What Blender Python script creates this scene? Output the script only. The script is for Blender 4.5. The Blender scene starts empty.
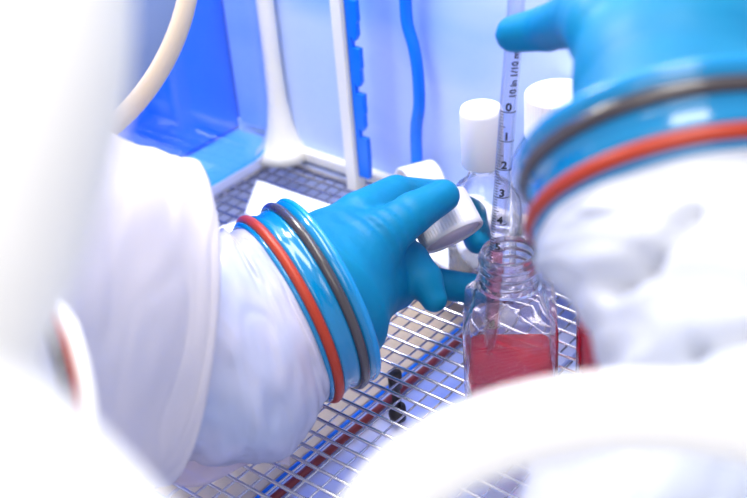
import bpy, bmesh, math, random
import numpy as np
from mathutils import Vector, Matrix
from mathutils import noise as mn
random.seed(4); rng = np.random.default_rng(4)
S = 0.001                                   # everything below is written in millimetres
sc = bpy.context.scene
col = sc.collection

# ------------------------------------------------------------------ camera
FPX = 1211.4; HCAM = 430.25
PITCH = 0.558042; ROLL = -0.085392; YAW = -0.727581
_F = np.array([0, math.cos(PITCH), -math.sin(PITCH)]); _R = np.array([1.0, 0, 0]); _U = np.cross(_R, _F)
_c, _s = math.cos(ROLL), math.sin(ROLL)
R2 = _c*_R + _s*_U; U2 = -_s*_R + _c*_U; F2 = _F
CAM = np.array([0, 0, HCAM])
cd = bpy.data.cameras.new('camera'); co = bpy.data.objects.new('camera', cd); col.objects.link(co)
co.matrix_world = Matrix(((R2[0], U2[0], -F2[0], 0), (R2[1], U2[1], -F2[1], 0), (R2[2], U2[2], -F2[2], HCAM*S), (0, 0, 0, 1)))
cd.sensor_width = 36; cd.lens = FPX/747*36; cd.clip_start = 0.01; cd.clip_end = 50
cd.dof.use_dof = True; cd.dof.focus_distance = 0.665; cd.dof.aperture_fstop = 7.0
sc.camera = co

# ------------------------------------------------------------------ world, lights, exposure
sc.view_settings.view_transform = 'Standard'; sc.view_settings.look = 'None'
sc.view_settings.gamma = 1; sc.view_settings.use_curve_mapping = False
sc.view_settings.exposure = 0.5
w = bpy.data.worlds.new('world'); sc.world = w; w.use_nodes = True
bg = w.node_tree.nodes['Background']; bg.inputs[0].default_value = (0.87, 0.90, 1.0, 1); bg.inputs[1].default_value = 0.50

def area(name, loc, aim, sx, sy, power, color=(1, 1, 1)):
    l = bpy.data.lights.new(name, 'AREA'); l.shape = 'RECTANGLE'; l.size = sx*S; l.size_y = sy*S
    l.energy = power; l.color = color
    o = bpy.data.objects.new(name, l); col.objects.link(o)
    o.location = Vector(loc)*S
    o.rotation_euler = (Vector(aim)-Vector(loc)).to_track_quat('-Z', 'Y').to_euler()
    return o
area('ceiling_lamp', (60, 560, 900), (30, 560, 0), 700, 260, 5.0, (1.0, 0.98, 0.95))
area('camera_side_light', (-150, -260, 760), (0, 450, 80), 600, 400, 2.2, (1.0, 0.95, 0.90))  # unseen broad light from behind the camera
area('wire_highlight_lamp', (-175, 775, 470), (25, 590, 0), 170, 200, 4.5, (1.0, 0.96, 0.88))  # unseen lamp, placed to put bright highlights on the shelf wires

# ------------------------------------------------------------------ helpers
def P(px, py, d):
    return CAM + d*(F2 + R2*(px-373.5)/FPX - U2*(py-249)/FPX)
def G(px, py, z=0):
    r = F2 + R2*(px-373.5)/FPX - U2*(py-249)/FPX
    return CAM + r*((z-HCAM)/r[2])
def idir(dx, dy, away):                     # direction given by image slope (y down) and sine of the angle away from the viewer
    v = R2*dx - U2*dy; v = v/np.linalg.norm(v)
    return v*math.sqrt(1-away*away) + F2*away
MX = np.array([math.cos(YAW), math.sin(YAW), 0]); MY = np.array([-math.sin(YAW), math.cos(YAW), 0])
ZU = np.array([0, 0, 1.0])

def link(name, me, mat, parent=None, smooth=True):
    o = bpy.data.objects.new(name, me); col.objects.link(o)
    if mat: me.materials.append(mat)
    if smooth:
        for p in me.polygons: p.use_smooth = True
    if parent: o.parent = parent
    return o
def mesh(name, verts, faces, mat, parent=None, smooth=True, bev=0):
    me = bpy.data.meshes.new(name)
    me.from_pydata([tuple(float(c)*S for c in v) for v in verts], [], [tuple(int(i) for i in f) for f in faces])
    me.validate()
    bm = bmesh.new(); bm.from_mesh(me); bmesh.ops.recalc_face_normals(bm, faces=bm.faces); bm.to_mesh(me); bm.free()
    o = link(name, me, mat, parent, smooth)
    if bev:
        b = o.modifiers.new('bevel', 'BEVEL'); b.width = bev*S; b.segments = 3; b.limit_method = 'ANGLE'
        b.angle_limit = 0.6
        for p in me.polygons: p.use_smooth = False
    return o
def tag(o, label=None, cat=None, group=None, kind=None):
    if label: o['label'] = label
    if cat: o['category'] = cat
    if group: o['group'] = group
    if kind: o['kind'] = kind
    return o
def empty(name, loc, label=None, cat=None, group=None, kind=None):
    o = bpy.data.objects.new(name, None); col.objects.link(o); o.empty_display_size = 0.01
    o.location = Vector([float(c)*S for c in loc])
    tag(o, label, cat, group, kind); return o
def adopt(parent):
    bpy.context.view_layer.update()
    inv = parent.matrix_world.inverted()
    for o in bpy.data.objects:
        if o.parent is parent: o.matrix_parent_inverse = inv
def thing(name, loc, *a, **k): return empty(name, loc, *a, **k)
def part(name, verts, faces, mat, root, **k):
    """part whose vertices are given in world mm, re-expressed about its root"""
    b = np.array(root.location)/S
    if root.parent is not None: b = np.zeros(3)
    return mesh(name, [np.asarray(v)-b for v in verts], faces, mat, root, **k)
def subpart(name, verts, faces, mat, prt, **k):
    b = np.array(prt.parent.location)/S
    return mesh(name, [np.asarray(v)-b for v in verts], faces, mat, prt, **k)

def frame(axis):
    a = np.asarray(axis, float); a = a/np.linalg.norm(a)
    h = np.array([0, 0, 1.0]) if abs(a[2]) < .9 else np.array([1.0, 0, 0])
    u = np.cross(a, h); u /= np.linalg.norm(u); v = np.cross(a, u)
    return a, u, v
def lathe(c, axis, prof, n=64, closed=False, ring=None):
    """prof: list of (radius, t along axis). closed joins last row to the first; otherwise the ends are capped when r==0"""
    a, u, v = frame(axis); V = []; Fc = []
    c = np.asarray(c, float)
    for r, t in prof:
        for k in range(n):
            th = 2*math.pi*k/n
            V.append(c + a*t + (u*math.cos(th)+v*math.sin(th))*max(r, 0.001))
    m = len(prof)
    for i in range(m if closed else m-1):
        j = (i+1) % m
        for k in range(n):
            q = (k+1) % n
            Fc.append((i*n+k, i*n+q, j*n+q, j*n+k))
    return V, Fc
def torus(c, axis, R, r, n=96, m=14, t0=0, sq=1.0):
    return lathe(c, axis, [(R+r*math.cos(2*math.pi*i/m), t0+r*sq*math.sin(2*math.pi*i/m)) for i in range(m)], n, True)
def merge(*ms):
    V = []; Fc = []
    for v, f in ms:
        b = len(V); V += list(v); Fc += [tuple(i+b for i in q) for q in f]
    return V, Fc
def box(o, ex, ey, ez, sx, sy, sz):
    """box centred at o with axes ex,ey,ez"""
    V = [np.asarray(o)+ex*sx*a/2+ey*sy*b/2+ez*sz*c/2 for a in (-1, 1) for b in (-1, 1) for c in (-1, 1)]
    F_ = [(0, 1, 3, 2), (4, 6, 7, 5), (0, 4, 5, 1), (2, 3, 7, 6), (0, 2, 6, 4), (1, 5, 7, 3)]
    return V, F_
def tube(pts, rad, n=16, closed=False, squash=None):
    pts = [np.asarray(p, float) for p in pts]; m = len(pts)
    if not hasattr(rad, '__len__'): rad = [rad]*m
    V = []; Fc = []; u = None
    for i in range(m):
        a = pts[(i+1) % m]-pts[i-1] if (closed or 0 < i < m-1) else (pts[1]-pts[0] if i == 0 else pts[-1]-pts[-2])
        a = a/np.linalg.norm(a)
        if u is None: _, u, _ = frame(a)
        u = u-a*(u@a); u /= np.linalg.norm(u); v = np.cross(a, u)
        for k in range(n):
            th = 2*math.pi*k/n
            V.append(pts[i]+(u*math.cos(th)+v*math.sin(th))*rad[i])
    for i in range(m if closed else m-1):
        j = (i+1) % m
        for k in range(n):
            q = (k+1) % n; Fc.append((i*n+k, i*n+q, j*n+q, j*n+k))
    if not closed:
        Fc.append(tuple(range(n))[::-1]); Fc.append(tuple((m-1)*n+k for k in range(n)))
    return V, Fc
def spline(pts, n):
    pts = [np.asarray(p, float) for p in pts]; out = []
    Q = [2*pts[0]-pts[1]]+pts+[2*pts[-1]-pts[-2]]
    for i in range(1, len(Q)-2):
        for k in range(n):
            t = k/n
            out.append(.5*((2*Q[i])+(-Q[i-1]+Q[i+1])*t+(2*Q[i-1]-5*Q[i]+4*Q[i+1]-Q[i+2])*t*t+(-Q[i-1]+3*Q[i]-3*Q[i+1]+Q[i+2])*t**3))
    out.append(pts[-1]); return out

# signed distance modelling for the gloves --------------------------------
def rcone(p, a, b, r1, r2):
    ba = b-a; L = np.linalg.norm(ba); h = np.clip(((p-a)@ba)/(L*L), 0, 1)
    return np.linalg.norm(p-a-h[:, None]*ba, axis=1)-(r1+(r2-r1)*h), h*L
def smin(a, b, k):
    h = np.clip(.5+.5*(b-a)/k, 0, 1); return b+(a-b)*h-k*h*(1-h)
def surface_nets(fn, lo, hi, step):
    n = [int((hi[i]-lo[i])/step)+2 for i in range(3)]
    gx = [lo[i]+step*np.arange(n[i]) for i in range(3)]
    X = np.stack(np.meshgrid(*gx, indexing='ij'), -1).reshape(-1, 3)
    D = fn(X).reshape(n)
    N = [k-1 for k in n]
    acc = np.zeros(N+[3]); cnt = np.zeros(N)
    base = np.stack(np.meshgrid(*[np.arange(k) for k in N], indexing='ij'), -1)
    cs = [(i, j, k) for i in (0, 1) for j in (0, 1) for k in (0, 1)]
    sub = {c: D[c[0]:c[0]+N[0], c[1]:c[1]+N[1], c[2]:c[2]+N[2]] for c in cs}
    for a in cs:
        for ax in range(3):
            if a[ax]: continue
            b = list(a); b[ax] = 1; b = tuple(b)
            da, db = sub[a], sub[b]; m = (da < 0) != (db < 0)
            t = np.where(m, da/(da-db+1e-12*(da == db)), 0)
            q = np.zeros(N+[3])
            for e in range(3): q[..., e] = a[e]
            q[..., ax] += t
            acc += q*m[..., None]; cnt += m
    act = cnt > 0; idx = -np.ones(N, int); idx[act] = np.arange(act.sum())
    V = (acc[act]/cnt[act][:, None]+base[act])*step+np.asarray(lo)
    Fc = []
    for ax in range(3):
        o1, o2 = (ax+1) % 3, (ax+2) % 3
        sl = [slice(1, N[i]) for i in range(3)]; sl[ax] = slice(0, N[ax])
        d0 = D[tuple(sl)]; s2 = list(sl); s2[ax] = slice(1, N[ax]+1); d1 = D[tuple(s2)]
        m = (d0 < 0) != (d1 < 0); ii = np.argwhere(m); flip = d0[m] < 0
        off = np.array([sl[i].start for i in range(3)]); ii = ii+off
        def g(a, b):
            j = ii.copy(); j[:, o1] -= a; j[:, o2] -= b; return idx[j[:, 0], j[:, 1], j[:, 2]]
        q = np.stack([g(1, 1), g(0, 1), g(0, 0), g(1, 0)], 1)
        q[~flip] = q[~flip][:, ::-1]
        Fc.append(q)
    return V, np.concatenate(Fc)

# ------------------------------------------------------------------ materials
def mat(name, color, rough=.5, metal=0, spec=.5, trans=0, ior=1.45, noise=None, bump=None, coat=0, transl=0, alpha=1, sss=0, aniso=0, space='Object'):
    m = bpy.data.materials.new(name); m.use_nodes = True; nt = m.node_tree; b = nt.nodes['Principled BSDF']
    b.inputs['Base Color'].default_value = (*color, 1); b.inputs['Roughness'].default_value = rough
    b.inputs['Metallic'].default_value = metal; b.inputs['Specular IOR Level'].default_value = spec
    b.inputs['Transmission Weight'].default_value = trans; b.inputs['IOR'].default_value = ior
    b.inputs['Coat Weight'].default_value = coat; b.inputs['Alpha'].default_value = alpha
    if sss: b.inputs['Subsurface Weight'].default_value = sss; b.inputs['Subsurface Scale'].default_value = .01
    if noise or bump: tc = nt.nodes.new('ShaderNodeTexCoord')
    if noise:
        c2, scale, stretch, lo, hi = noise
        mp = nt.nodes.new('ShaderNodeMapping'); mp.inputs['Scale'].default_value = stretch
        nz = nt.nodes.new('ShaderNodeTexNoise'); nz.inputs['Scale'].default_value = scale; nz.inputs['Detail'].default_value = 3
        cr = nt.nodes.new('ShaderNodeValToRGB'); cr.color_ramp.elements[0].position = lo; cr.color_ramp.elements[1].position = hi
        cr.color_ramp.elements[0].color = (*color, 1); cr.color_ramp.elements[1].color = (*c2, 1)
        nt.links.new(tc.outputs[space], mp.inputs[0]); nt.links.new(mp.outputs[0], nz.inputs[0]); nt.links.new(nz.outputs[0], cr.inputs[0])
        nt.links.new(cr.outputs[0], b.inputs['Base Color'])
    if bump:
        sc_, st = bump
        nb = nt.nodes.new('ShaderNodeTexNoise'); nb.inputs['Scale'].default_value = sc_; nb.inputs['Detail'].default_value = 4
        bp = nt.nodes.new('ShaderNodeBump'); bp.inputs['Strength'].default_value = st; bp.inputs['Distance'].default_value = .001
        nt.links.new(tc.outputs['Object'], nb.inputs[0]); nt.links.new(nb.outputs[0], bp.inputs['Height']); nt.links.new(bp.outputs[0], b.inputs['Normal'])
    if transl:
        t = nt.nodes.new('ShaderNodeBsdfTranslucent'); t.inputs[0].default_value = (*color, 1)
        mx = nt.nodes.new('ShaderNodeMixShader'); mx.inputs[0].default_value = transl
        out = nt.nodes['Material Output']
        nt.links.new(b.outputs[0], mx.inputs[1]); nt.links.new(t.outputs[0], mx.inputs[2]); nt.links.new(mx.outputs[0], out.inputs[0])
    return m
def thin_clear(name, tint, rough=.05, gloss=.12, haze=0.0, hazecol=(1, 1, 1)):
    m = bpy.data.materials.new(name); m.use_nodes = True; nt = m.node_tree; out = nt.nodes['Material Output']
    nt.nodes.remove(nt.nodes['Principled BSDF'])
    t = nt.nodes.new('ShaderNodeBsdfTransparent'); t.inputs[0].default_value = (*tint, 1)
    g = nt.nodes.new('ShaderNodeBsdfGlossy'); g.inputs['Roughness'].default_value = rough
    lw = nt.nodes.new('ShaderNodeLayerWeight'); lw.inputs[0].default_value = gloss
    mx = nt.nodes.new('ShaderNodeMixShader'); nt.links.new(lw.outputs['Facing'], mx.inputs[0])
    nt.links.new(t.outputs[0], mx.inputs[1]); nt.links.new(g.outputs[0], mx.inputs[2])
    last = mx
    if haze:
        d = nt.nodes.new('ShaderNodeBsdfTranslucent'); d.inputs[0].default_value = (*hazecol, 1)
        d2 = nt.nodes.new('ShaderNodeBsdfDiffuse'); d2.inputs[0].default_value = (*hazecol, 1)
        md = nt.nodes.new('ShaderNodeMixShader'); md.inputs[0].default_value = .5
        nt.links.new(d.outputs[0], md.inputs[1]); nt.links.new(d2.outputs[0], md.inputs[2])
        m2 = nt.nodes.new('ShaderNodeMixShader'); m2.inputs[0].default_value = haze
        nt.links.new(mx.outputs[0], m2.inputs[1]); nt.links.new(md.outputs[0], m2.inputs[2]); last = m2
    nt.links.new(last.outputs[0], out.inputs[0]); return m

M = {}
M['glove'] = mat('glove_rubber', (0.0, 0.165, 0.34), .5, noise=((0.0, 0.20, 0.38), 25, (1, 1, 1), .35, .7), bump=(260, .25), spec=.22)
M['cuff'] = mat('cuff_blue', (0.0, 0.20, 0.45), .16, coat=.6)
M['rim'] = mat('cuff_rim_blue', (0.0, 0.26, 0.60), .25, coat=.4)
M['oring_red'] = mat('red_rubber', (0.42, 0.035, 0.010), .42)
M['oring_dark'] = mat('dark_rubber', (0.06, 0.05, 0.055), .2, spec=.8)
M['sleeve'] = mat('sleeve_film', (0.56, 0.61, 0.80), .26, noise=((0.82, 0.74, 0.84), 16, (1, 1, 1), .35, .65), transl=.25, coat=.1)  # blue and pink noise paints faint reflections onto the film
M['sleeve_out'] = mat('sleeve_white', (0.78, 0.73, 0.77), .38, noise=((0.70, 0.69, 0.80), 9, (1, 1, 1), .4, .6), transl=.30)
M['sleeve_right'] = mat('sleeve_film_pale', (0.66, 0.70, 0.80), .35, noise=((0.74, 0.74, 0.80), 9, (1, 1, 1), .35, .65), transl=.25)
M['white'] = mat('white_plastic', (0.92, 0.90, 0.87), .5)
M['cream'] = mat('cream_enamel', (0.84, 0.80, 0.70), .4)
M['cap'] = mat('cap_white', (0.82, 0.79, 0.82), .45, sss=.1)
M['cap_held'] = mat('cap_white_dimmed', (0.62, 0.59, 0.64), .45, sss=.1)  # white cap plastic darkened in colour to offset the strong light
M['liner'] = mat('cap_liner', (0.70, 0.60, 0.66), .5)
M['wire'] = mat('wire_steel', (0.70, 0.68, 0.74), .25, metal=1)
M['clear'] = mat('bottle_clear', (0.98, 0.97, 1.0), .02, trans=1, ior=1.42)
def leak(m, f):
    nt = m.node_tree; b = nt.nodes['Principled BSDF']; t = nt.nodes.new('ShaderNodeBsdfTransparent')
    x = nt.nodes.new('ShaderNodeMixShader'); x.inputs[0].default_value = f
    nt.links.new(b.outputs[0], x.inputs[1]); nt.links.new(t.outputs[0], x.inputs[2]); nt.links.new(x.outputs[0], nt.nodes['Material Output'].inputs[0])
leak(M['clear'], .07)
M['liquid'] = thin_clear('red_medium', (1.0, 0.06, 0.14), .03, .05, .28, (1.0, .03, .12))
M['pip'] = thin_clear('pipette_clear', (0.96, 0.96, 1.0), .05, .16)
M['pink'] = thin_clear('pink_medium', (0.96, 0.60, 0.68), .05, .1, .25, (1, .45, .58))
M['ink'] = mat('ink_black', (0.012, 0.012, 0.02), .5)
M['paper'] = mat('white_wipe', (0.92, 0.91, 0.88), .7, bump=(120, .3))
M['wall'] = mat('wall_pale_blue', (0.52, 0.64, 1.0), .35, noise=((0.28, 0.47, 1.0), 4, (1, 1, 2.5), .48, .7))  # bluer noise patches paint soft reflections onto the pale panel
M['blue'] = mat('blue_panel', (0.0, 0.24, 0.98), .35, noise=((0.04, 0.36, 1.0), 9, (1, 1, .3), .4, .65))
M['pale'] = mat('pale_panel', (0.62, 0.70, 1.0), .5)
M['pan'] = mat('steel_pan', (0.62, 0.68, 0.90), .38, metal=.2, noise=((0.42, 0.50, 0.82), 7, (1, 1, 1), .4, .6))
M['beige'] = mat('beige_plate', (0.62, 0.50, 0.38), .5)
M['bluesteel'] = mat('blue_plate', (0.20, 0.34, 0.92), .3, metal=.1, noise=((0.82, 0.82, 1.0), 7, (1, 1, 1), .40, .56))  # blue to lavender noise paints the pan's reflections into the colour
M['redrail'] = mat('red_reflection_line', (0.22, 0.03, 0.035), .35)
M['dark'] = mat('dark_screw', (0.03, 0.025, 0.03), .35)
M['cable'] = mat('blue_cable', (0.0, 0.17, 0.85), .35)
M['port'] = mat('port_grey_blue', (0.10, 0.16, 0.38), .35)
M['glass'] = thin_clear('pane_glass', (0.80, 0.88, 1.0), .04, .1)

# ------------------------------------------------------------------ structure
CORNER = np.array([-62, 846, 0.])
def slab(name, o, ex, ey, ez, sx, sy, sz, m, bev=0, label=None):
    v, f = box(o, ex, ey, ez, sx, sy, sz)
    ob = mesh(name, v, f, m, None, smooth=False, bev=bev); ob['kind'] = 'structure'; return ob
FLOORZ = -45
# pan below the wire shelf, with strips mimicking its colour reflections along the shelf's own direction
ctr = CORNER - MY*330 + MX*300; ctr[2] = FLOORZ-6
slab('floor', ctr, MX, MY, ZU, 1100, 1400, 8, M['pan'])
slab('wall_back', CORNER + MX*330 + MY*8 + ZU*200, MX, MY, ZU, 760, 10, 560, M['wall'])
slab('trim_1', CORNER + MX*330 + MY*-1 + ZU*3, MX, MY, ZU, 700, 8, 9, M['cream'], bev=2)
slab('trim_2', CORNER + MX*330 + MY*-1 + ZU*(-22), MX, MY, ZU, 700, 8, 36, M['pan'])

# left wall with a rounded window opening
def roundrect(x0, x1, z0, z1, r, n=10):
    pts = []
    for cx, cz, a0 in ((x1-r, z0+r, -90), (x1-r, z1-r, 0), (x0+r, z1-r, 90), (x0+r, z0+r, 180)):
        for k in range(n+1):
            a = math.radians(a0+90*k/n); pts.append((cx+r*math.cos(a), cz+r*math.sin(a)))
    return pts
def wl(u, z, t=0):                         # left wall coordinates: u back from the corner, z up, t thickness outward
    return CORNER - MY*u - MX*t + ZU*z
W0, W1, WZ0, WZ1, WR = 5, 430, 5, 420, 30
inn = roundrect(W0, W1, WZ0, WZ1, WR); out_ = roundrect(-2, 600, -45, 480, 1)
n = len(inn); V = []
for t in (0, 4):
    V += [wl(u, z, t) for u, z in inn]; V += [wl(u, z, t) for u, z in out_]
Fc = []
for i in range(n):
    j = (i+1) % n
    Fc += [(i, j, n+j, n+i), (2*n+i, 3*n+i, 3*n+j, 2*n+j), (i, 2*n+i, 2*n+j, j), (n+i, n+j, 3*n+j, 3*n+i)]
M['wall_left'] = mat('wall_left_enamel', (0.62, 0.66, 0.86), .35)
o = mesh('wall_left', V, Fc, M['wall_left'], smooth=False); o['kind'] = 'structure'
# window frame with its pane
fr = roundrect(W0-1, W1+1, WZ0-1, WZ1+1, WR); frp = [wl(u, z, 2) for u, z in fr]
win = mesh('window_1', *tube(frp, 2.0, 10, closed=True), M['blue']); win['kind'] = 'structure'
pv = [wl(u, z, 1.5) for u, z in inn]+[wl(u, z, 3) for u, z in inn]
pf = [tuple(range(n)), tuple(range(2*n-1, n-1, -1))]+[(i, (i+1) % n, n+(i+1) % n, n+i) for i in range(n)]
mesh('pane', pv, pf, M['glass'], win, smooth=False)
# cream corner pillar flaring into the sill
pts = []
prof = [(0, 24), (6, 18), (14, 13.5), (26, 10), (45, 7.5), (80, 6.5), (300, 6.5), (520, 6.5)]
V = []; Fc = []; m_ = 20
for z, r in prof:
    for k in range(m_):
        a = 2*math.pi*k/m_
        V.append(CORNER + MX*(3+r*math.cos(a)) - MY*(5+r*math.sin(a)) + ZU*z)
for i in range(len(prof)-1):
    for k in range(m_):
        q = (k+1) % m_; Fc.append((i*m_+k, i*m_+q, (i+1)*m_+q, (i+1)*m_+k))
Fc += [tuple(range(m_)), tuple(range((len(prof)-1)*m_, len(prof)*m_))]
o = mesh('trim_3', V, Fc, M['cream']); o['kind'] = 'structure'

# what stands beyond the window
M['lightblue'] = mat('light_blue_floor', (0.12, 0.46, 1.0), .4)
def outer(name, t0, t1, u0, u1, z0, z1, m, bev=0):
    v, f = box(CORNER - MX*(t0+t1)/2 - MY*(u0+u1)/2 + ZU*(z0+z1)/2, MX, MY, ZU, t1-t0, u1-u0, z1-z0)
    return mesh(name, v, f, m, smooth=False, bev=bev)
outer('floor_outer', 6, 330, -12, 520, -6, 2, M['lightblue'])['kind'] = 'structure'
outer('wall_outer', 6, 330, -22, -12, -6, 480, M['pale'])['kind'] = 'structure'
o = outer('blue_cabinet', 55, 150, -10, 420, 2.2, 470, M['blue'], 5)
tag(o, 'saturated blue panelled cabinet standing beyond the rounded window', 'cabinet')
o = outer('white_ledge', 8, 54, -11.5, -3, 2.2, 13, M['white'], 2)
tag(o, 'small white ledge beyond the window, between the blue cabinet and the corner pillar', 'ledge')

# ------------------------------------------------------------------ wire shelf
PITCHMM = 10.2547
p0 = np.array([-5.33967*PITCHMM, 48.0403*PITCHMM, 0.])      # node (0,0)
shelf = thing('wire_shelf', p0, 'large shiny wire grid shelf under the bottles and gloved hands', 'shelf')
i0, i1, j0, j1 = -14, 34, -10, 32
def node(i, j, z=0): return p0 + MX*i*PITCHMM + MY*j*PITCHMM + ZU*z
corner_ij = ((CORNER-p0)@MX/PITCHMM, (CORNER-p0)@MY/PITCHMM)
imin = math.ceil(corner_ij[0]+.3); jmax = math.floor(corner_ij[1]-.5)
i0 = imin; j1 = jmax; i1 = i0+42; j0 = j1-46
for j in range(j0, j1+1):
    v, f = tube([node(i0, j, -.95), node(i1, j, -.95)], 1.05, 8); part('wire', v, f, M['wire'], shelf)
for i in range(i0, i1+1):
    v, f = tube([node(i, j0, -2.55), node(i, j1, -2.55)], .65, 8); part('wire', v, f, M['wire'], shelf)
fr = [node(i0, j0, -2.2), node(i1, j0, -2.2), node(i1, j1, -2.2), node(i0, j1, -2.2)]
vs = []
for a in range(4): vs.append(tube([fr[a], fr[(a+1) % 4]], 2.6, 10))
v, f = merge(*vs); part('edge_rod', v, f, M['wire'], shelf)
# added strips under the shelf, standing in for colour reflections in the pan
a0 = G(300, 470, FLOORZ)
def along(px, py, z, w_, h_, m, name, label, cat, L=700, sh=0):
    g = G(px, py, z); g = g + MY*sh
    v, f = box(g, MX, MY, ZU, w_, L, h_); o = mesh(name, v, f, m, smooth=False, bev=min(1.5, h_*.3)); tag(o, label, cat); return o
along(247, 455, FLOORZ, 58, 3, M['beige'], 'beige_reflection', 'beige flat plate standing in for a reflection below the wire grid beside the left sleeve', 'reflection_plate')
along(376, 478, FLOORZ, 66, 3, M['bluesteel'], 'blue_reflection', 'blue reflecting plate below the wire grid, right of the red rail', 'plate')
g = G(342, 440, FLOORZ+5)
v, f = tube([g-MY*350, g+MY*330], 2.4, 12); o = mesh('red_reflection_line', v, f, M['redrail'])
tag(o, 'thin dark red rail standing in for a reflection line below the wire grid', 'rail')
g = G(328, 440, FLOORZ+5)
v, f = tube([g-MY*350, g+MY*330], 2.0, 12); o = mesh('blue_reflection_line', v, f, M['cable'])
tag(o, 'thin blue tubing standing in for a reflection line below the wire grid, left of the red rail', 'tubing')
# dark screw
g = G(398, 418, FLOORZ+6)
sc_root = thing('levelling_screw', g, 'small black levelling screw standing below the wire grid', 'screw')
part('screw_head', *lathe(g, ZU, [(0, 0), (5, 0), (5.5, 3), (5, 9), (0, 9)], 20), M['dark'], sc_root)
part('screw_shank', *lathe(g, ZU, [(0, 9), (2.6, 9), (2.6, 24), (4.2, 24), (4.2, 34), (0, 34)], 20), M['dark'], sc_root)

# ------------------------------------------------------------------ post with hook strip, cable
b = G(357, 189, 0); b[2] = 1
post = thing('rack_post', b, 'cream upright post with a blue notched hook strip, standing by the back wall', 'post')
v, f = box(b+ZU*200, MX, MY, ZU, 9, 12, 400); part('post', v, f, M['cream'], post, smooth=False, bev=1)
# notched strip
V = []; Fc = []
outl = [(5, 10)]
z = 24
while z < 385:
    outl += [(14, z), (14, z+20), (18, z+22), (18, z+30), (14, z+30), (11, z+26), (10, z+27), (10, z+36)]; z += 40
outl = [(5, 12)]+[(14, 12)]
z = 30
while z < 385:
    outl += [(15, z), (15, z+14), (8.5, z+14), (8.5, z+22), (11.5, z+19), (14, z+23), (14, z+32)]; z += 34
outl += [(14, 396), (5, 396)]
n = len(outl)
for t in (-2, 2): V += [b + MX*x + MY*t + ZU*z for x, z in outl]
Fc = [tuple(range(n)), tuple(range(2*n-1, n-1, -1))]+[(i, (i+1) % n, n+(i+1) % n, n+i) for i in range(n)]
part('hook_strip', V, Fc, M['cable'], post, smooth=False)
part('foot', *lathe(b+MX*19-MY*6, ZU, [(0, 0), (5, 0), (5, 5), (3, 7), (0, 7)], 20), M['white'], post)
# cable hanging on the wall: project points on the wall plane
def onwall(px, py, off=6):
    r = F2 + R2*(px-373.5)/FPX - U2*(py-249)/FPX; pl = CORNER - MY*off
    return CAM + r*(((pl-CAM)@MY)/(r@MY))
pts = [onwall(x, y) for x, y in ((404, -60), (405, -10), (407, 22), (414, 48), (418, 75), (419, 105), (416, 130), (417, 168))]
sp = spline(pts, 8)
o = mesh('cable', *tube(sp, 4.2, 14), M['cable'])
tag(o, 'saturated blue wavy cable hanging down the pale back wall', 'cable')

# ------------------------------------------------------------------ bottles
def square_ring(c, hw, r, z, n=10, rot=0):
    pts = []
    for cx, cy, a0 in ((hw-r, hw-r, 0), (-hw+r, hw-r, 90), (-hw+r, -hw+r, 180), (hw-r, -hw+r, 270)):
        for k in range(n):
            a = math.radians(a0+90*k/(n-1)); pts.append((cx+r*math.cos(a), cy+r*math.sin(a)))
    cr, sr = math.cos(rot), math.sin(rot)
    return [np.array([c[0]+x*cr-y*sr, c[1]+x*sr+y*cr, c[2]+z]) for x, y in pts]
def loft(rings, cap0=True, cap1=True):
    n = len(rings[0]); V = [p for r in rings for p in r]; Fc = []
    for i in range(len(rings)-1):
        for k in range(n):
            q = (k+1) % n; Fc.append((i*n+k, i*n+q, (i+1)*n+q, (i+1)*n+k))
    if cap0: Fc.append(tuple(range(n))[::-1])
    if cap1: Fc.append(tuple((len(rings)-1)*n+k for k in range(n)))
    return V, Fc
def bottle_shell(c, hw, H, neck_r, rot, inset=0):
    """outer rings: square body, round shoulder, threaded neck"""
    Hs = H-30
    w = 1.3
    outer = [(hw-1.5, 5, 0), (hw, 6, 1.5), (hw, 6.5, Hs-10), (hw-1, 8, Hs-5), (hw-4, 11, Hs), (neck_r+4, neck_r+4-.05, Hs+5), (neck_r, neck_r-.05, Hs+8),
             (neck_r, neck_r-.05, Hs+9.5), (neck_r+3.0, neck_r+2.95, Hs+10), (neck_r+3.0, neck_r+2.95, Hs+11.2), (neck_r, neck_r-.05, Hs+11.8)]
    z = Hs+14
    for k in range(3):
        outer += [(neck_r, neck_r-.05, z), (neck_r+1.4, neck_r+1.35, z+1), (neck_r+1.4, neck_r+1.35, z+1.9), (neck_r, neck_r-.05, z+2.8)]; z += 5.0
    outer += [(neck_r, neck_r-.05, H-1), (neck_r-.5, neck_r-.55, H)]
    inner = [(neck_r-1.5, neck_r-1.55, H), (neck_r-2, neck_r-2.05, H-1), (neck_r-2, neck_r-2.05, Hs+7), (neck_r+2, neck_r+1.95, Hs+3.6), (hw-6, 10, Hs-2), (hw-2.4, 7, Hs-6),
             (hw-w, 5.5, Hs-11), (hw-w, 5.5, 3), (hw-w-2, 4, 1.6)]
    R_ = [square_ring(c, a, b, z, rot=rot) for a, b, z in outer+inner]
    return loft(R_)
def bottle_liquid(c, hw, level, rot, w=1.3):
    R_ = [square_ring(c, a, b, z, rot=rot) for a, b, z in ((hw-w-2.1, 4, 1.8), (hw-w-.15, 5.4, 3.2), (hw-w-.15, 5.4, level-.4), (hw-w-.15, 5.4, level+.5), (hw-w-1.0, 5.0, level))]
    return loft(R_)
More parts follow.
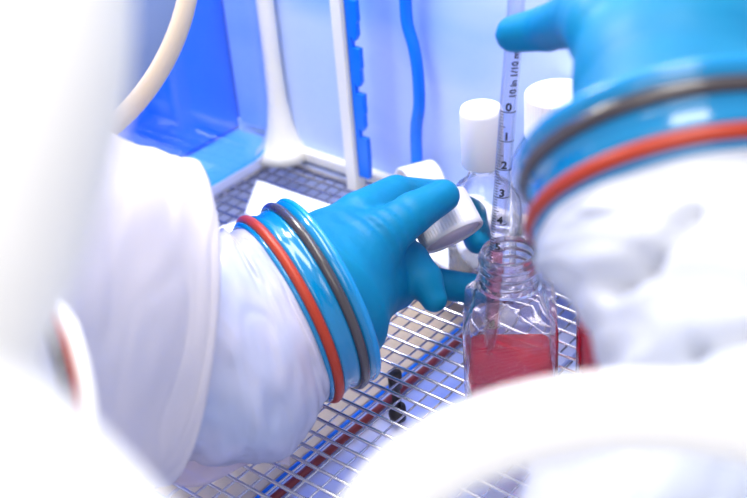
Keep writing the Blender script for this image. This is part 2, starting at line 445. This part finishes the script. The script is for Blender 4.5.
def cap_mesh(c, axis, r, h, ribs=60):
    """hollow screw cap, opening at t=0, closed top at t=h"""
    a, u, v = frame(axis); n = ribs*4; V = []; Fc = []
    prof = [(r-2.2, h-8, 0), (r-2.2, .6, 0), (r-1.6, 0, 0), (r-.4, 0, 0), (r, .6, 0), (r, 3, 0), (r, 3.4, 1), (r, h-2.4, 1), (r-.5, h-1.0, 0), (r-1.6, h-.2, 0), (r-4, h, 0), (.01, h, 0)]
    for rr, t, rib in prof:
        for k in range(n):
            th = 2*math.pi*k/n; q = rr-(.45 if (rib and k % 4 in (2, 3)) else 0)
            V.append(np.asarray(c)+a*t+(u*math.cos(th)+v*math.sin(th))*q)
    for i in range(len(prof)-1):
        for k in range(n):
            q = (k+1) % n; Fc.append((i*n+k, i*n+q, (i+1)*n+q, (i+1)*n+k))
    return V, Fc
def cap_liner(c, axis, r, h):
    return lathe(c, axis, [(0, h-8), (r-2.3, h-8), (r-2.3, h-3), (0, h-3)], 48)

def medium_bottle(base, hw, H, nr, rot, level, label, cap=False, name='square_bottle', cat='bottle', group='square clear bottles on the wire shelf', lid=None):
    t = thing(name, base, label, cat, group=group)
    o = part('bottle_body', *bottle_shell(base, hw, H, nr, rot), M['clear'], t)
    if level:
        part('liquid', *bottle_liquid(base, hw, level, rot), M['liquid'], t)
    if cap:
        r, h = lid or (nr+3.6, 20)
        part('cap', *cap_mesh(base+ZU*(H+2.0-h+.2), ZU, r, h), M['cap'], t)
    return t
BB = G(511, 383, .1); BB[2] = .1
BH = 88.5
medium_bottle(BB, 25.3, BH, 15.0, math.radians(-7.5), 19, 'open clear square bottle half full of red liquid, with the pipette standing in its neck')
g = G(621, 378, .1); g[2] = .1
medium_bottle(g, 25.3, BH, 15.0, math.radians(-11), 48, 'clear square bottle of red liquid mostly hidden behind the right white sleeve', cap=True)
# capped bottle whose big white cap shows left of the right cuff
def at_z(px, py, z): return G(px, py, z)
q = at_z(560, 92, 118); q[2] = .1
medium_bottle(q, 27, 116, 15.5, math.radians(-20), 0, 'clear bottle with a wide ribbed white cap, left of the right cuff', cap=True, lid=(21.5, 28))
# slim bottle with tall white cap behind the pipette
q = at_z(481, 106, 122); q[2] = .1
t = thing('round_bottle', q, 'clear round bottle with a tall smooth white cap, directly behind the pipette', 'bottle')
prof = [(0, 0), (22, 0), (23.5, 2), (23.5, 52), (22, 61), (16, 69), (10, 74), (8.5, 80), (8.5, 91), (7.3, 91), (7.3, 80), (8.8, 73), (15, 67.5), (20.8, 60), (22.2, 52), (22.2, 3), (0, 1.5)]
part('bottle_body', *lathe(q, ZU, prof, 56), M['clear'], t)
part('cap', *lathe(q, ZU, [(9.5, 84), (12.2, 84), (12.8, 85), (12.8, 118), (12, 121), (9, 122), (0, 122), (0, 119), (9.5, 118)], 56), M['cap'], t)

# ------------------------------------------------------------------ wipes and loose cap on the shelf
def pouch(corners, h, name, label, cat, group=None, amp=1.5):
    """a folded wipe: four ground corners, soft uneven top"""
    c = [np.asarray(k, float) for k in corners]; n = 22; V = []; Fc = []
    for lay in (0, 1):
        for i in range(n+1):
            for j in range(n+1):
                s, t = i/n, j/n
                p = (c[0]*(1-s)+c[1]*s)*(1-t)+(c[3]*(1-s)+c[2]*s)*t
                p = p.copy(); e = min(1, 6*min(s, 1-s, t, 1-t))
                p[2] = .1 if lay == 0 else .6+h*(.35+.65*e**.5)+amp*e*mn.noise(Vector(p)*.03)
                V.append(p)
    m = (n+1)**2
    for i in range(n):
        for j in range(n):
            a, b_, c_, d = i*(n+1)+j, (i+1)*(n+1)+j, (i+1)*(n+1)+j+1, i*(n+1)+j+1
            Fc += [(a, d, c_, b_), (m+a, m+b_, m+c_, m+d)]
    for k in range(n):
        for a, b_ in ((k, k+1), (n*(n+1)+k, n*(n+1)+k+1), (k*(n+1), (k+1)*(n+1)), (k*(n+1)+n, (k+1)*(n+1)+n)):
            Fc.append((a, b_, m+b_, m+a))
    o = mesh(name, V, Fc, M['paper']); tag(o, label, cat, group); return o
pouch([G(257, 183), G(385, 226), G(368, 258), G(245, 216)], 5, 'folded_wipe', 'white folded wipe lying on the wire shelf behind the left gloved wrist', 'wipe', 'white folded wipes on the wire shelf')
pouch([G(150, 252), G(262, 216), G(300, 236), G(170, 275)], 4, 'folded_wipe', 'white folded wipe lying between the left sleeve and the window wall', 'wipe', 'white folded wipes on the wire shelf')
pouch([G(385, 232), G(430, 216), G(515, 252), G(470, 286)], 5, 'folded_wipe', 'white folded wipe lying under the cap held in the left hand', 'wipe', 'white folded wipes on the wire shelf')
pouch([G(440, 188), G(500, 200), G(492, 232), G(438, 216)], 9, 'folded_wipe', 'white crumpled wipe lying beside the tall white capped bottle', 'wipe', 'white folded wipes on the wire shelf', amp=4)
q = G(421, 190, 19.5)
t = thing('screw_cap', np.array([q[0], q[1], 0.2]), 'loose white ribbed cap lying on its side behind the left index finger', 'cap')
ax = np.array([.94, .34, 0]); q2 = np.array([q[0], q[1], 19.3])-ax*12
part('shell', *cap_mesh(q2, ax, 19, 25), M['cap'], t); part('liner', *cap_liner(q2, ax, 19, 25), M['liner'], t)

# ------------------------------------------------------------------ pipette
tip = P(487, 343, 0); 
# the tip stands inside the bottle, just under the liquid surface
tipw = BB + np.array([-12.0, -1.0, 23.0])
def proj(w_):
    d = w_-CAM; z = d@F2; return 373.5+FPX*(d@R2)/z, 249-FPX*(d@U2)/z, z
topw = P(519, -30, 560)
# keep the axis inside the neck: aim from the tip through the neck to the point held by the fingers
ax = topw-tipw; PL = 330.0; ax = ax/np.linalg.norm(ax)
PIP_AX = ax; PIP_TIP = tipw
pr = thing('serological_pipette', tipw, 'long clear graduated pipette with black numerals, dipped into the open bottle', 'pipette')
RP = 4.3; RI = 3.2
prof = [(RI*.35, 0), (1.9, 0), (2.4, 2), (RP, 16), (RP, PL), (RI+.3, PL), (RI+.3, 16), (RI*.45, 3)]
part('tube', *lathe(tipw, ax, prof, 40, True), M['pip'], pr)
part('sample', *lathe(tipw, ax, [(0, 2.5), (1.0, 3), (RI, 16), (RI, 64), (RI*.6, 63), (0, 62.5)], 32), M['pink'], pr)
# graduation marks, wrapped round the tube on the side facing the camera
toC = CAM-tipw; toC = toC-ax*(toC@ax); toC /= np.linalg.norm(toC); sideR = np.cross(ax, toC); 
if sideR@R2 < 0: sideR = -sideR
def wrap(x, t, off=.06):                    # x mm around (positive right), t mm along
    a = x/RP; return tipw+ax*t+(toC*math.cos(a)+sideR*math.sin(a))*(RP+off)
def mark(x0, x1, t, hh):
    n = 10; V = []; Fc = []
    for k in range(n+1):
        x = x0+(x1-x0)*k/n; V += [wrap(x, t-hh), wrap(x, t+hh), wrap(x, t+hh, .12), wrap(x, t-hh, .12)]
    for k in range(n):
        for e in range(4): Fc.append((4*k+e, 4*k+(e+1) % 4, 4*k+4+(e+1) % 4, 4*k+4+e))
    Fc += [(0, 3, 2, 1), (4*n, 4*n+1, 4*n+2, 4*n+3)]
    return V, Fc
# numeral spacing
T0 = 146.0; DT = 15.7
ms = []
for k in range(0, 91):
    t = T0-k*DT/10
    if t < 18: break
    if k % 10 == 0: ms.append(mark(-5.0, 5.6, t, .27))
    elif k % 5 == 0: ms.append(mark(-4.7, -.6, t, .24))
    else: ms.append(mark(-4.7, -1.9, t, .2))
part('graduation', *merge(*ms), M['ink'], pr)
def text_mesh(s, size, rot, x, t, name='numeral', align='CENTER'):
    cu = bpy.data.curves.new('t', 'FONT'); cu.body = s; cu.size = size; cu.align_x = align; cu.align_y = 'CENTER'
    cu.offset = size*.04; cu.resolution_u = 4
    ob = bpy.data.objects.new('t', cu); col.objects.link(ob); dg = bpy.context.evaluated_depsgraph_get()
    me = bpy.data.meshes.new_from_object(ob.evaluated_get(dg)); 
    bm = bmesh.new(); bm.from_mesh(me); bmesh.ops.subdivide_edges(bm, edges=[e for e in bm.edges if e.calc_length() > size*.3], cuts=2)
    bmesh.ops.triangulate(bm, faces=bm.faces); bm.verts.index_update()
    V = []
    for v_ in bm.verts:
        a, b_ = v_.co.x, v_.co.y
        if rot: a, b_ = -b_, a
        V.append(wrap(x+a, t+b_, .14))
    Fc = [tuple(v_.index for v_ in f_.verts) for f_ in bm.faces]
    bm.free(); bpy.data.objects.remove(ob); bpy.data.curves.remove(cu)
    part(name, V, Fc, M['ink'], pr, smooth=False)
for k in range(9):
    text_mesh(str(k), 5.8, False, .2, T0-k*DT+2.6)
text_mesh('10 in 1/10 mL TD', 4.7, True, 1.9, T0+7.5, 'inscription', 'LEFT')

# ------------------------------------------------------------------ glove assemblies
def crown(c, axis):
    return c, np.asarray(axis)/np.linalg.norm(axis)
def cuff_parts(root, c, a, R=53.0):
    """ring stack of the cuff: c is the centre of the red ring, a points to the fingers"""
    part('red_ring', *torus(c, a, R-.4, 2.7), M['oring_red'], root)
    prof = [(R-8, -5), (R-1.0, -5), (R+.2, -3.5), (R-.6, -2.4), (R-3, -1.5), (R-3, 2), (R-.6, 3.2), (R-.2, 5), (R-1.2, 7), (R-.9, 11), (R-.2, 12.5), (R-2.6, 13.7), (R-2.6, 17.1), (R-.4, 18.5), (R+.6, 20), (R+.6, 22), (R-.6, 24), (R-3.4, 25), (R-8, 25.3)]
    o = part('cuff', *lathe(c, a, prof, 128, True), M['cuff'], root)
    part('dark_ring', *torus(c, a, R-.3, 2.6, t0=15.5), M['oring_dark'], root)
    part('flange', *torus(c, a, R-.5, 1.7, t0=23, sq=1.2), M['rim'], root)
def glove_mesh(root, palm, fingers, step=1.6, kpalm=9, wrist=None, folds=None, name='glove'):
    def fn(X):
        pd = None
        for a, b_, r1, r2 in palm:
            d, _ = rcone(X, a, b_, r1, r2); pd = d if pd is None else smin(pd, d, 10)
        tot = pd
        for ch, kk in fingers:
            fd = None; s = 0
            for (a, ra), (b_, rb) in zip(ch[:-1], ch[1:]):
                d, h = rcone(X, a, b_, ra, rb)
                fd = d if fd is None else smin(fd, d, 2.2)
            tot2 = smin(pd, fd, kk)
            tot = smin(tot, tot2, 1.2)
        if folds:
            for c_, n_, rad, amp, per in folds:
                q = (X-c_); dist = np.linalg.norm(q, axis=1)
                tot = tot + amp*np.cos((q@n_)*2*math.pi/per)*np.exp(-(dist/rad)**2)
        if wrist is not None:
            c_, a_ = wrist; tot = np.maximum(tot, -((X-c_)@a_))
        return tot
    allp = [p_ for a, b_, *_ in palm for p_ in (a, b_)]+[p_ for ch, _ in fingers for p_, _r in ch]
    allp = np.array(allp); lo = allp.min(0)-56; hi = allp.max(0)+56
    # restrict to where the shape is
    V, Fc = surface_nets(fn, lo, hi, step)
    o = part(name, V, Fc, M['glove'], root)
    sm = o.modifiers.new('smooth', 'SMOOTH'); sm.factor = .5; sm.iterations = 4
    return o
def sleeve_mesh(name, root, sts, m, n=160, rows=60, amp=2.0, seed=0, thick=1.0, ease=True, freq=3.0, solid=True, dents=None):
    """loft of circular stations (centre, axis, radius) with folds; ends ease into the station radius"""
    cs = spline([s[0] for s in sts], rows//(len(sts)-1)); k = len(cs)
    rr = np.interp(np.linspace(0, len(sts)-1, k), range(len(sts)), [s[2] for s in sts])
    V = []; Fc = []
    a0 = np.asarray(sts[0][1], float); h = ZU
    for i in range(k):
        s = i/(k-1)*(len(sts)-1); i0 = min(int(s), len(sts)-2); fr_ = s-i0
        a = np.asarray(sts[i0][1])*(1-fr_)+np.asarray(sts[i0+1][1])*fr_; a = a/np.linalg.norm(a)
        u = np.cross(a, R2 if abs(a@R2) < .8 else U2); u /= np.linalg.norm(u); v = np.cross(a, u)
        e = min(1, i/(k*.12)) if ease else 1
        for q in range(n):
            th = 2*math.pi*q/n; dr = u*math.cos(th)+v*math.sin(th)
            pn = Vector((math.cos(th)*freq, math.sin(th)*freq, s*1.3+seed))
            f_ = mn.noise(pn)*1.0+.5*mn.noise(Vector((math.cos(th)*freq*1.7, math.sin(th)*freq*1.7, s*3+seed+9)))
            f_ = f_-.6*max(0, .5-abs(mn.noise(Vector((math.cos(th)*freq*.8+s, math.sin(th)*freq*.8, s*1.1+seed+5))))*4)
            pt_ = cs[i]+dr*(rr[i]+amp*e*f_)
            if dents and dr@F2 < .3:
                d_ = pt_-CAM; z_ = d_@F2; X_ = np.array([373.5+FPX*(d_@R2)/z_, 249-FPX*(d_@U2)/z_])
                for A_, B_, w_d, dep in dents:
                    A_ = np.array(A_, float); B_ = np.array(B_, float); ba = B_-A_
                    h_ = np.clip((X_-A_)@ba/(ba@ba), 0, 1); ds = np.linalg.norm(X_-A_-h_*ba)
                    pt_ = pt_-dr*dep*math.exp(-(ds/w_d)**2)
            V.append(pt_)
    for i in range(k-1):
        for q in range(n):
            w_ = (q+1) % n; Fc.append((i*n+q, i*n+w_, (i+1)*n+w_, (i+1)*n+q))
    o = part(name, V, Fc, m, root)
    if solid:
        sd = o.modifiers.new('thick', 'SOLIDIFY'); sd.thickness = thick*S; sd.offset = -1
    return o

# ---- left arm
LC = P(288, 310, 640); LA = idir(.887, -.461, .29)
left = thing('gauntlet', LC, 'left blue rubber glove gripping the white cap, with ringed cuff and milky white sleeve', 'glove')
cuff_parts(left, LC, LA)
palm = [(P(314, 298, 645), P(338, 268, 662), 44, 33),
        (P(338, 262, 660), P(388, 206, 686), 25, 11.5),
        (P(340, 272, 655), P(388, 232, 684), 27, 15),
        (P(344, 290, 652), P(392, 286, 682), 26, 14)]
thumb = [(P(345, 272, 640), 22), (P(380, 238, 648), 14.0), (P(413, 213, 658), 11.4), (P(443, 196, 668), 9.4)]
index = [(P(360, 216, 668), 14), (P(396, 193, 690), 10.0), (P(440, 196, 722), 9.5), (P(471, 214, 736), 9.0), (P(478, 240, 733), 8.6)]
middle = [(P(385, 258, 690), 13), (P(425, 282, 706), 9.6), (P(482, 290, 716), 8.8)]
ring = [(P(378, 288, 680), 13), (P(408, 262, 676), 12.0), (P(424, 280, 674), 10.4), (P(434, 299, 672), 7.6)]
little = [(P(372, 296, 668), 11), (P(396, 292, 664), 7.5), (P(412, 285, 668), 6.5)]
fold_n = (thumb[2][0]-thumb[1][0]); fold_n /= np.linalg.norm(fold_n)
glove_mesh(left, palm, [(thumb, 9), (index, 7), (middle, 6), (ring, 5)], step=1.5, wrist=(LC+LA*20, LA),
           folds=[(P(386, 222, 640), fold_n, 17, 1.0, 8.0), (P(352, 238, 640), LA, 26, .5, 12)])
LA2 = idir(.95, -.30, .25)
sleeve_mesh('sleeve', left, [(LC-LA*3, LA, 50.5), (P(270, 322, 632), LA, 52), (P(256, 341, 626), LA2, 60), (P(225, 351, 612), LA2, 60), (P(180, 345, 600), LA2, 63), (P(120, 330, 570), LA2, 60)], M['sleeve'], amp=3.3, seed=3, freq=1.7)
# loose film hanging below the sleeve
V = []; Fc = []; n_ = 24
for i in range(n_+1):
    s_ = i/n_
    for j in range(9):
        t_ = j/8
        V.append(P(165+125*s_, 452-4*s_+ (21+14*math.sin(s_*5+.6)+6*s_)*t_, 618+16*s_-3*t_+1.5*math.sin(s_*9+t_*3)))
for i in range(n_):
    for j in range(8): Fc.append((i*9+j, (i+1)*9+j, (i+1)*9+j+1, i*9+j+1))
M['film'] = thin_clear('clear_film', (0.96, 0.92, 0.97), .15, .2, .45, (.92, .84, .92))
o = part('loose_film', V, Fc, M['film'], left); sd = o.modifiers.new('thick', 'SOLIDIFY'); sd.thickness = .0004
LA3 = idir(.985, .11, .38)
sleeve_mesh('outer_sleeve', left, [(P(174, 322, 584), LA3, 79), (P(140, 318, 570), LA3, 79.5), (P(90, 310, 545), LA3, 80), (P(20, 300, 515), LA3, 80)], M['sleeve_out'], amp=2.0, seed=7, ease=False, freq=1.6, thick=1.5)

# cap held between thumb and index
CAx = idir(-.447, -.894, .22); CC = P(454, 238, 694)
hc = thing('screw_cap', CC, 'white ribbed screw cap held between the thumb and index finger of the left glove', 'cap')
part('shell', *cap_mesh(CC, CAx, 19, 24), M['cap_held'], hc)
part('liner', *lathe(CC, CAx, [(0, 1.0), (16.7, 1.0), (16.7, 15.8), (0, 15.8)], 48), M['liner'], hc)

# ---- right arm
RC = P(690, 203, 402); RA = idir(-.11, -.994, .36)
right = thing('gauntlet', RC, 'right blue rubber glove holding the pipette, with cuff rings and out of focus white sleeve', 'glove')
cuff_parts(right, RC, RA)
palm = [(P(688, 150, 412), P(672, 92, 428), 44, 33), (P(655, 95, 430), P(612, 28, 450), 26, 15), (P(680, 80, 430), P(655, 5, 452), 28, 17), (P(700, 80, 420), P(706, 0, 440), 24, 17)]
idx = [(P(612, 30, 452), 17), (P(585, 16, 490), 12.5), (P(548, 28, 530), 10), (P(514, 34, 548), 8.6)]
thb = [(P(660, 10, 455), 17), (P(612, -50, 500), 12), (P(560, -42, 545), 10), (P(532, -25, 562), 8.5)]
mid = [(P(655, 0, 450), 17), (P(632, -70, 470), 11), (P(575, -95, 530), 9.5), (P(537, -80, 556), 8.5)]
rng_ = [(P(690, 0, 440), 16), (P(700, -80, 450), 11), (P(650, -125, 500), 9.5), (P(600, -118, 530), 8)]
lit = [(P(710, 0, 440), 15), (P(745, -70, 450), 10), (P(715, -120, 490), 8.5), (P(672, -110, 510), 7.5)]
glove_mesh(right, palm, [(idx, 7), (thb, 7), (mid, 6), (rng_, 5), (lit, 5)], step=1.9, wrist=(RC+RA*20, RA))
RA2 = idir(.05, -.99, .45)
sleeve_mesh('sleeve', right, [(RC-RA*3, RA, 50.5), (P(690, 232, 392), RA, 49), (P(718, 300, 365), RA2, 43), (P(742, 380, 347), RA2, 39), (P(682, 470, 328), RA2, 40), (P(650, 600, 290), RA2, 34)], M['sleeve_right'], amp=2.6, seed=21, freq=1.5, dents=[((606,282),(640,262),13,11),((640,262),(695,212),9,7),((622,378),(690,348),10,8),((690,348),(760,330),9,7)])

# ------------------------------------------------------------------ foreground port rings
def ring_path(cx, cy, a, b_, d0, dslope, n=96):
    return [P(cx+a*math.cos(2*math.pi*k/n), cy+b_*math.sin(2*math.pi*k/n), d0+dslope*math.sin(2*math.pi*k/n)) for k in range(n)]
fc = P(648, 560, 265)
rp = ring_path(642, 566, 278, 154, 262, -4)
o = mesh('port_ring', *tube(rp, 9.0, 28, closed=True), M['white'])
tag(o, 'round white port ring around the near end of the right sleeve, strongly out of focus', 'ring')
pth = spline([P(10, -200, 215), P(-14, -60, 212), P(-24, 80, 210), P(-65, 220, 208), P(-112, 340, 206), P(-88, 450, 204), P(5, 560, 202), P(120, 680, 200)], 10)
o = mesh('left_port_frame', *tube(pth, 26, 40), M['white']); o['kind'] = 'structure'  # curved tube for the white frame of the left arm's port
# o-ring of the left port
LP = P(31, 435, 395)
pr2 = thing('glove_port', LP, 'white port edge with a dark and red seal, left of the outer sleeve', 'port')
pax = idir(.99, -.05, .51)
part('port_body', *lathe(LP, pax, [(36, 4), (46, 4), (47.5, 5), (47.5, 8), (45, 9), (36, 9)], 96, True), M['white'], pr2)
part('dark_seal', *torus(LP, pax, 46, 2.0, t0=0), M['oring_dark'], pr2)
part('red_seal', *torus(LP, pax, 45.6, 1.0, t0=2.6), M['oring_red'], pr2)
# round grey blue port disc behind, upper left
PC = P(25, -15, 640)
pt2 = thing('viewing_port', PC, 'round grey blue port with a cream rim, at the upper left behind the blurred frame', 'port')
dax = idir(.25, .1, .93)
part('rim', *torus(PC, dax, 99, 4.2, sq=1.6), M['beige'], pt2)
part('disc', *lathe(PC, dax, [(0, -3), (95, -3), (96, 0), (95, 3), (0, 3)], 72), M['port'], pt2)
